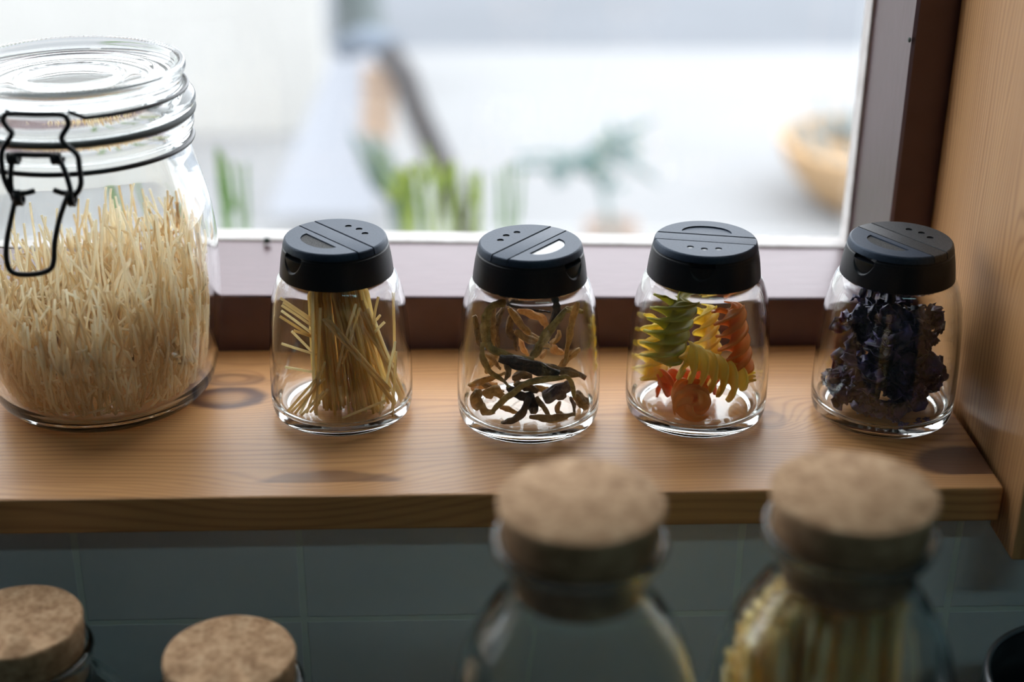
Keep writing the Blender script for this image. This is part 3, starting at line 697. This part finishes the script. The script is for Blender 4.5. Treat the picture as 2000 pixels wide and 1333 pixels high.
for i in range(46):
    a = vr.uniform(0, 2*PI); rr = vr.uniform(.2, .95); z = .078+vr.uniform(-.006, .008); L = vr.uniform(.024, .042)
    if i < 3: a = -PI*.35+i*.35; rr = .6+.14*i; z = .087; L = .05
    P_ = verm(rr*(kin(z)-.002), z, a, abs(vr.gauss(.12, .22)), L, vr.uniform(0, 2*PI))
    P_ = spline(P_, 3); c = P_[0].copy()
    mk('vermicelli_strand', tube([p-c for p in P_], .00062, 6), M_VERM, loc=Vector((KX, KY, .0002))+c, label='pale vermicelli strand poking up above the heap in the large clip-top jar', cat='pasta', group='vermicelli strands poking up')

# ------------------------------------------------------------------ counter and corked glassware in front
ZK = -.215
M_TOP = speckled('dark_worktop', (.030, .030, .030), (.055, .055, .055), .4, 60)
o = mk('worktop', box(WL+.002, WR-.002, -.02, YT-.001, ZK-.035, ZK-.0002, .002), M_TOP, smooth=False, label='dark kitchen worktop below the tiled wall, under the corked glassware', cat='worktop')
o = mk('base_cabinet', box(WL+.002, WR-.002, .02, YT-.001, ZFL+.0005, ZK-.036, .002), speckled('cabinet_paint', (.2, .2, .2), (.25, .25, .25), .5, 5), smooth=False, label='plain base cabinet carrying the dark worktop', cat='cabinet')
def bottle_profile(top):
    o_ = [(0, ZK+.003), (.036, ZK+.0025), (.0415, ZK+.0003), (.0450, ZK+.004), (.0465, ZK+.012), (.0470, -.080), (.0468, -.040), (.0455, -.006), (.0425, .014), (.0375, .029), (.0310, .040), (.0258, .049), (.0252, .056), (.0272, .062), (.0299, .0660), (.0306, .0690), (.0298, .0707)]
    i_ = [(.0282, .0703), (.0270, .0675), (.0248, .0620), (.0232, .0560), (.0236, .0490), (.0290, .0385), (.0355, .0272), (.0402, .0125), (.0431, -.007), (.0444, -.040), (.0446, -.080), (.0441, ZK+.012), (.0425, ZK+.0065), (0, ZK+.0058)]
    return lathe(smooth_prof(o_, 4)+smooth_prof(i_, 4), 112)
BV = bottle_profile(0)
CORKB = lathe([(0, .0490), (.0205, .0490), (.0219, .0497), (.0231, .0570), (.0246, .0630), (.0264, .0685), (.0270, .0708), (.0279, .0760), (.0290, .0838), (.0286, .0848), (.0280, .0852), (0, .0852)], 96,
              lambda k, i, a, r, z: (r*(1+.004*math.sin(9*a+k)), z))
bots = []
for i, (cx, cy, lb) in enumerate(((1135.5, 975, 'empty clear glass bottle with a big cork stopper, blurred in front of the shelf'), (1670, 957, 'clear glass bottle of long pale pasta with a big cork stopper at the lower right'))):
    c = atz(cx, cy, .0852)
    if i == 0:
        b = thing('corked_bottle', (c.x, c.y, 0)); mk('glass_body', BV, GLASS2, b)
        st = mk('cork_stopper', CORKB, M_CORK, b); sharp(st, 40)
    else:
        b = copy_tree(bots[0]); b.location = (c.x, c.y, 0); b.rotation_euler.z = 2.0
    setp(b, lb, 'bottle', 'corked glass bottles'); bots.append(b)
c = bots[1].location
def shoulder(r):
    if r < .0215: return .0480
    pts = [(.0215, .0480), (.026, .041), (.033, .029), (.038, .015), (.041, 0), (.0425, -.03)]
    for (r0, z0), (r1, z1) in zip(pts, pts[1:]):
        if r <= r1: return z0+(z1-z0)*(r-r0)/(r1-r0)
    return -.03
rnd.seed(1234)
for i in range(172):
    a = rnd.uniform(0, 2*PI); rb = .0405*math.sqrt(rnd.random()); 
    if i < 85:
        rt_ = .0205*math.sqrt(rnd.random()); at_ = a+rnd.gauss(0, .25)
    else:
        a = rnd.gauss(PI*1.02, .75); rb = rnd.uniform(.012, .040); at_ = a+rnd.gauss(0, .2); rt_ = rnd.uniform(.016, .0395)
    zt = shoulder(rt_)-.0015-rnd.random()*.004
    A = Vector((c.x+rb*math.cos(a), c.y+rb*math.sin(a), ZK+.0068)); B = Vector((c.x+rt_*math.cos(at_), c.y+rt_*math.sin(at_), zt))
    strand('pasta_stick', A, B, .0013, M_SPAG2 if i % 3 else M_SPAG, .0006, label='long pale pasta stick standing in the corked bottle at the lower right', cat='pasta', group='pasta sticks in the corked bottle')

ZJ = -.0312
def cj(top):
    o_ = [(0, ZK+.003), (.034, ZK+.0025), (.039, ZK+.0003), (.0430, ZK+.004), (.0450, ZK+.012), (.0455, top-.090), (.0450, top-.066), (.0420, top-.050), (.0350, top-.040), (.0285, top-.034), (.0270, top-.029), (.0285, top-.0235), (.0302, top-.0195), (.0303, top-.0165), (.0293, top-.0150)]
    i_ = [(.0268, top-.0152), (.0262, top-.0180), (.0250, top-.0280), (.0258, top-.0345), (.0330, top-.0420), (.0398, top-.0520), (.0428, top-.0670), (.0433, top-.090), (.0428, ZK+.012), (.0412, ZK+.0065), (0, ZK+.0058)]
    return lathe(smooth_prof(o_, 4)+smooth_prof(i_, 4), 112)
JV = cj(ZJ)
CORKJ = lathe([(0, ZJ-.036), (.0225, ZJ-.036), (.0236, ZJ-.035), (.0246, ZJ-.028), (.0258, ZJ-.018), (.0266, ZJ-.0145), (.0272, ZJ-.008), (.0275, ZJ-.0016), (.0271, ZJ-.0005), (.0265, ZJ), (0, ZJ)], 96, lambda k, i, a, r, z: (r*(1+.004*math.sin(7*a+k)), z))
M_SHADE = speckled('shade_dark', (.012, .008, .006), (.03, .018, .012), .5, 300, .4, .4)  # near-black core added in the jars, standing in for shade below the corks
prev = None
for cx, cy, lb, lc in ((447, 1276, 'cork-stoppered glass jar at the bottom left, in front of the tile joint', 'added dark core standing in for shade inside the second corked jar from the left'), (33, 1212, 'cork-stoppered glass jar cut off by the lower left corner', 'added dark core standing in for shade inside the corked jar at the lower left corner')):
    c = atz(cx, cy, ZJ)
    if prev is None:
        b = thing('corked_jar', (c.x, c.y, 0)); mk('glass_body', JV, GLASS2, b); st = mk('cork_stopper', CORKJ, M_CORK, b); sharp(st, 40); prev = b
    else:
        b = copy_tree(prev); b.location = (c.x, c.y, 0); b.rotation_euler.z = 1.3
    setp(b, lb, 'jar', 'corked glass jars')
    zt = ZJ-.052
    mk('shade_core', lathe([(0, ZK+.0066), (.038, ZK+.0066), (.0420, ZK+.013), (.0424, ZJ-.092), (.0415, ZJ-.070), (.038, zt), (.02, zt+.002), (0, zt+.003)], 64), M_SHADE, loc=(c.x, c.y, 0), label=lc, cat='food')

# dark pot at the lower right corner
c = atz(1934, 1342, -.056); pr = .047
pot = thing('dark_pot', (c.x+pr, c.y, ZK), label='dark pot with a thin shiny metal rim cut off by the lower right corner', cat='pot')
H_ = -.056-ZK
mk('pot_body', lathe(smooth_prof([(0, 0), (.040, 0), (.0445, .004), (.046, .02), (pr, H_-.012), (pr, H_-.003)], 3)+smooth_prof([(pr-.003, H_-.003), (pr-.0035, .02), (.038, .005), (0, .005)], 3), 80), simple('dark_enamel', (.012, .012, .014), .3), pot)
mk('pot_rim', tube(circle_path(pr-.0012, H_-.0015, 80), .0017, 10, closed=True), simple('steel_rim', (.30, .31, .33), .32, .5, Metallic=1.0), pot, label='thin shiny steel rim')

# ------------------------------------------------------------------ outside the window
GZ = -1.10
gy = atz(1200, 97, GZ).y
M_CON = speckled('pale_concrete', (.215, .217, .219), (.242, .244, .246), .9, 1.2, .2)
mk('ground', box(-9, 9, YO+.01, gy, GZ-.1, GZ), M_CON, smooth=False, kind='structure')
mk('road', box(-9, 9, gy+.001, 14, GZ-.1, GZ-.01), speckled('grey_asphalt', (.126, .135, .147), (.140, .149, .163), .9, 2, .2), smooth=False, kind='structure')
q = aty(622, 100, 4.7)
mk('wall_outside', box(-6, q.x, 4.7, 4.95, GZ+.0005, 1.6), speckled('cream_render', (.385, .378, .36), (.43, .423, .406), .9, 2, .1), smooth=False, kind='structure')
# folding A-board
Yb_ = 4.0
bd = thing('folding_board', (0, 0, 0), label='blurred pale grey leaning board with a peach strip and dark slanting leg outside the window', cat='board')
def slab(pts, th):
    V = [Vector(p) for p in pts]; n = len(V); V += [p+Vector((0, th, 0)) for p in V]
    return V, [tuple(range(n)), tuple(range(2*n-1, n-1, -1))]+[(i, (i+1) % n, n+(i+1) % n, n+i) for i in range(n)]
mk('board_face', slab([aty(520, 420, 3.75), aty(735, 420, 3.75), aty(735, 85, 4.05), aty(655, 95, 4.05)], .03), simple('pale_grey_board', (.275, .285, .31), .8, .2), bd, smooth=False)
mk('peach_strip', slab([aty(705, 262, 3.70), aty(768, 275, 3.70), aty(775, 140, 3.72), aty(708, 130, 3.72)], .02), simple('peach_wood', (.36, .265, .20), .8, .2), bd, smooth=False)
mk('dark_leg', tube([aty(752, 95, 3.68), aty(790, 150, 3.66), aty(815, 220, 3.62), aty(865, 330, 3.6), aty(930, 520, 3.6)], .034, 10), simple('dark_leg_paint', (.05, .045, .045), .7), bd)
mk('board_cap', tube([aty(672, 92, 3.95), aty(720, 75, 3.85), aty(772, 95, 3.8)], .034, 10), simple('blue_grey_cap', (.13, .155, .19), .7), bd)
_b = aty(740, 440, 3.75); _b.z = GZ; bd.location = _b
for _c in bd.children: _c.location = -_b
# dark post behind the board
p0, p1 = aty(668, 95, 5.3), aty(735, 95, 5.3)
ps = thing('dark_post', ((p0.x+p1.x)/2, 5.35, GZ), label='blurred dark grey-green post beyond the pale wall at the top of the window', cat='post')
mk('post_shaft', lathe(smooth_prof([(0, 0), (.09, 0), (.088, .4), (.084, 1.2), (.075, 1.6), (0, 1.62)], 3), 24), speckled('grey_green_post', (.11, .135, .13), (.17, .19, .20), .8, 8), ps)
# grasses
M_GR = [pasta('yellow_green_leaf', (.20, .28, .05), (.38, .44, .10), .35, 8), pasta('green_leaf', (.13, .24, .07), (.24, .38, .13), .4, 8), pasta('grey_green_leaf', (.06, .11, .08), (.12, .18, .13), .3, 8)]
def blade(pts, w, base):
    P_ = spline([base]+pts, 8); P_ = [p-base for p in P_]
    return tube(P_, lambda t: max(w*min(1, 1.9*(1-t)**.6), w*.05), 6, .18, .6)
def grass(name, lb, cx, Y, tips, w, mi):
    g = aty(cx, 520, Y); root = Vector((g.x, Y, GZ))
    gr_ = random.Random(len(lb)); bl = []
    for (mx, my, tx, ty) in tips:
        for q in range(2):
            yy = Y+gr_.uniform(-.08, .08); ox, oy = gr_.uniform(-16, 16), gr_.uniform(-14, 14)
            bs_ = root+Vector((gr_.uniform(-.05, .05), gr_.uniform(-.05, .05), 0))
            v, f = blade([aty(mx+ox*.6, my, yy), aty((mx+tx)/2+ox, (my+ty)/2, yy), aty(tx+ox*1.5, ty+oy, yy)], w*gr_.uniform(.7, 1.2), bs_)
            bl.append(([p+(bs_-root) for p in v], f))
    t = thing(name, root, label=lb, cat='plant'); mk('foliage', join(*bl), M_GR[mi], t)
    return t
grass('strap_leaf_plant', 'blurred yellow-green strap-leaved plant outside the window behind the second jar', 830, 1.55, [(835, 450, 728, 285), (862, 450, 790, 318), (890, 450, 848, 285), (795, 450, 752, 335), (925, 450, 900, 350), (812, 455, 800, 380)], .0034, 0)
grass('tall_grass', 'blurred thin green grass outside the window right of the large jar', 470, 1.35, [(440, 450, 425, 320), (452, 450, 462, 375), (480, 455, 478, 420), (330, 440, 318, 330), (250, 440, 236, 345)], 0.0017, 1)
grass('dark_leaf_plant', 'blurred dark green leaf tuft at the foot of the leaning board outside', 790, 2.6, [(790, 440, 705, 262), (810, 440, 735, 270), (800, 440, 740, 300)], .012, 2)
grass('low_grass', 'blurred short green grass tips outside, above the left edge of the second shaker jar', 1000, 1.4, [(1003, 455, 1002, 398), (985, 455, 975, 430)], .0014, 1)
# stem plant in a small pot
Y_ = 3.2; g0 = aty(1195, 440, Y_)
sp2 = thing('potted_stem_plant', (g0.x, Y_, GZ), label='blurred slender plant with grey-green leaf clusters outside, above the second and third jars', cat='plant')
off = Vector((g0.x, Y_, GZ)); hz = g0.z-GZ
mk('pot', lathe(smooth_prof([(0, 0), (.05, 0), (.056, .1), (.065, hz-.02), (.068, hz)], 3)+[(.058, hz), (.055, hz-.03), (0, hz-.03)], 32), speckled('pale_terracotta', (.26, .20, .165), (.33, .26, .22), .9, 12), sp2)
stems = [tube(spline([Vector((0, 0, hz-.03)), aty(1180, 370, Y_)-off, aty(1165, 320, Y_)-off], 6), .009, 7), tube(spline([aty(1165, 320, Y_)-off, aty(1090, 300, Y_)-off, aty(1010, 305, Y_)-off], 6), .007, 7), tube(spline([aty(1165, 320, Y_)-off, aty(1190, 295, Y_)-off, aty(1205, 280, Y_)-off], 6), .007, 7)]
mk('stems', join(*stems), simple('grey_stem', (.20, .25, .24), .8), sp2)
lr = random.Random(4); lv = []
for cx, cy, n_, s_ in ((1098, 314, 14, 20), (1200, 286, 16, 18), (1150, 302, 5, 18), (1185, 365, 4, 12)):
    for q in range(n_):
        a = aty(cx+lr.gauss(0, s_), cy+lr.gauss(0, s_*.4), Y_+lr.uniform(-.05, .05))-off
        b = a+Vector((lr.gauss(0, .05), lr.gauss(0, .04), lr.gauss(0, .03)))
        lv.append(tube([a, a.lerp(b, .5), b], lambda t: .010*math.sin(PI*min(.98, max(.04, t))), 6, .2))
mk('foliage', join(*lv), simple('grey_green_foliage', (.12, .19, .18), .7), sp2)
# round wooden tub
Yt = 4.0; tc_ = aty(1715, 272, Yt); rt2 = abs(aty(1522, 272, Yt).x-tc_.x)
tub = thing('planting_bowl', (tc_.x, tc_.y, GZ), label='blurred round orange-brown planting bowl outside, cut by the right window jamb', cat='bowl')
Ht = .36
Ht = tc_.z-GZ
mk('bowl_wall', lathe(smooth_prof([(0, 0), (rt2*.42, 0), (rt2*.62, Ht*.16), (rt2*.84, Ht*.52), (rt2*.96, Ht*.84), (rt2, Ht)], 3)+smooth_prof([(rt2-.03, Ht), (rt2-.05, Ht-.04), (0, Ht-.04)], 2), 48), speckled('orange_wood', (.36, .22, .10), (.44, .29, .16), .8, 7), tub)
lv = []
for q in range(60):
    a = lr.uniform(0, 2*PI); r_ = (rt2-.06)*math.sqrt(lr.random()); p = Vector((r_*math.cos(a), r_*math.sin(a), Ht-.08)); e = p+Vector((lr.gauss(0, .05), lr.gauss(0, .05), lr.uniform(.05, .16)))
    lv.append(tube([p, p.lerp(e, .5), e], lambda t: .022*math.sin(PI*min(.98, max(.05, t))), 6, .3))
mk('bowl_planting', join(*lv), simple('grey_planting', (.20, .23, .23), .8), tub)

# ------------------------------------------------------------------ light
w = bpy.data.worlds.new('overcast_sky'); sc.world = w; w.use_nodes = True
bg = w.node_tree.nodes['Background']; bg.inputs[0].default_value = (.94, .975, 1.03, 1); bg.inputs[1].default_value = 4.9
pl = bpy.data.lights.new('window_daylight', 'AREA'); pl.shape = 'RECTANGLE'; pl.size = 1.16; pl.size_y = .83
try: pl.cycles.is_portal = True
except Exception: pass
po = bpy.data.objects.new('window_daylight', pl); COL.objects.link(po); po.location = (-.35, .852, .43); po.rotation_euler = (-PI/2, 0, 0)
LX, LY = .70, -.52
tl = bpy.data.lights.new('ceiling_lamp_light', 'AREA'); tl.shape = 'RECTANGLE'; tl.size = .9; tl.size_y = .12; tl.energy = 2.7; tl.color = (.54, .93, 1.0)
to = bpy.data.objects.new('ceiling_lamp_light', tl); COL.objects.link(to); to.location = (LX, LY, ZC-.072)
lamp = thing('ceiling_lamp', (LX, LY, ZC), label='long slim white ceiling lamp behind the viewer', cat='lamp')
mk('lamp_housing', box(-.5, .5, -.08, .08, -.065, -.0005, .006), simple('white_lamp_metal', (.8, .8, .8), .4), lamp, smooth=False)

# ------------------------------------------------------------------ camera
cd = bpy.data.cameras.new('camera'); cam = bpy.data.objects.new('camera', cd); COL.objects.link(cam); sc.camera = cam
cd.sensor_fit = 'HORIZONTAL'; cd.sensor_width = 36; cd.lens = F/2000*36; cd.clip_start = .01; cd.clip_end = 100
M = Matrix((RT, UP, -D)).transposed().to_4x4(); M.translation = EYE; cam.matrix_world = M
cd.dof.use_dof = True; cd.dof.focus_distance = .722; cd.dof.aperture_fstop = cd.lens/1000/.0152

sc.view_settings.view_transform = 'Standard'; sc.view_settings.look = 'None'; sc.view_settings.gamma = 1; sc.view_settings.exposure = 0
sc.view_settings.use_curve_mapping = False
cy = sc.cycles
cy.max_bounces = 30; cy.transmission_bounces = 24; cy.glossy_bounces = 8; cy.diffuse_bounces = 14; cy.transparent_max_bounces = 48
cy.sample_clamp_indirect = 0; cy.blur_glossy = 0; cy.caustics_reflective = True; cy.caustics_refractive = True
cy.use_denoising = True
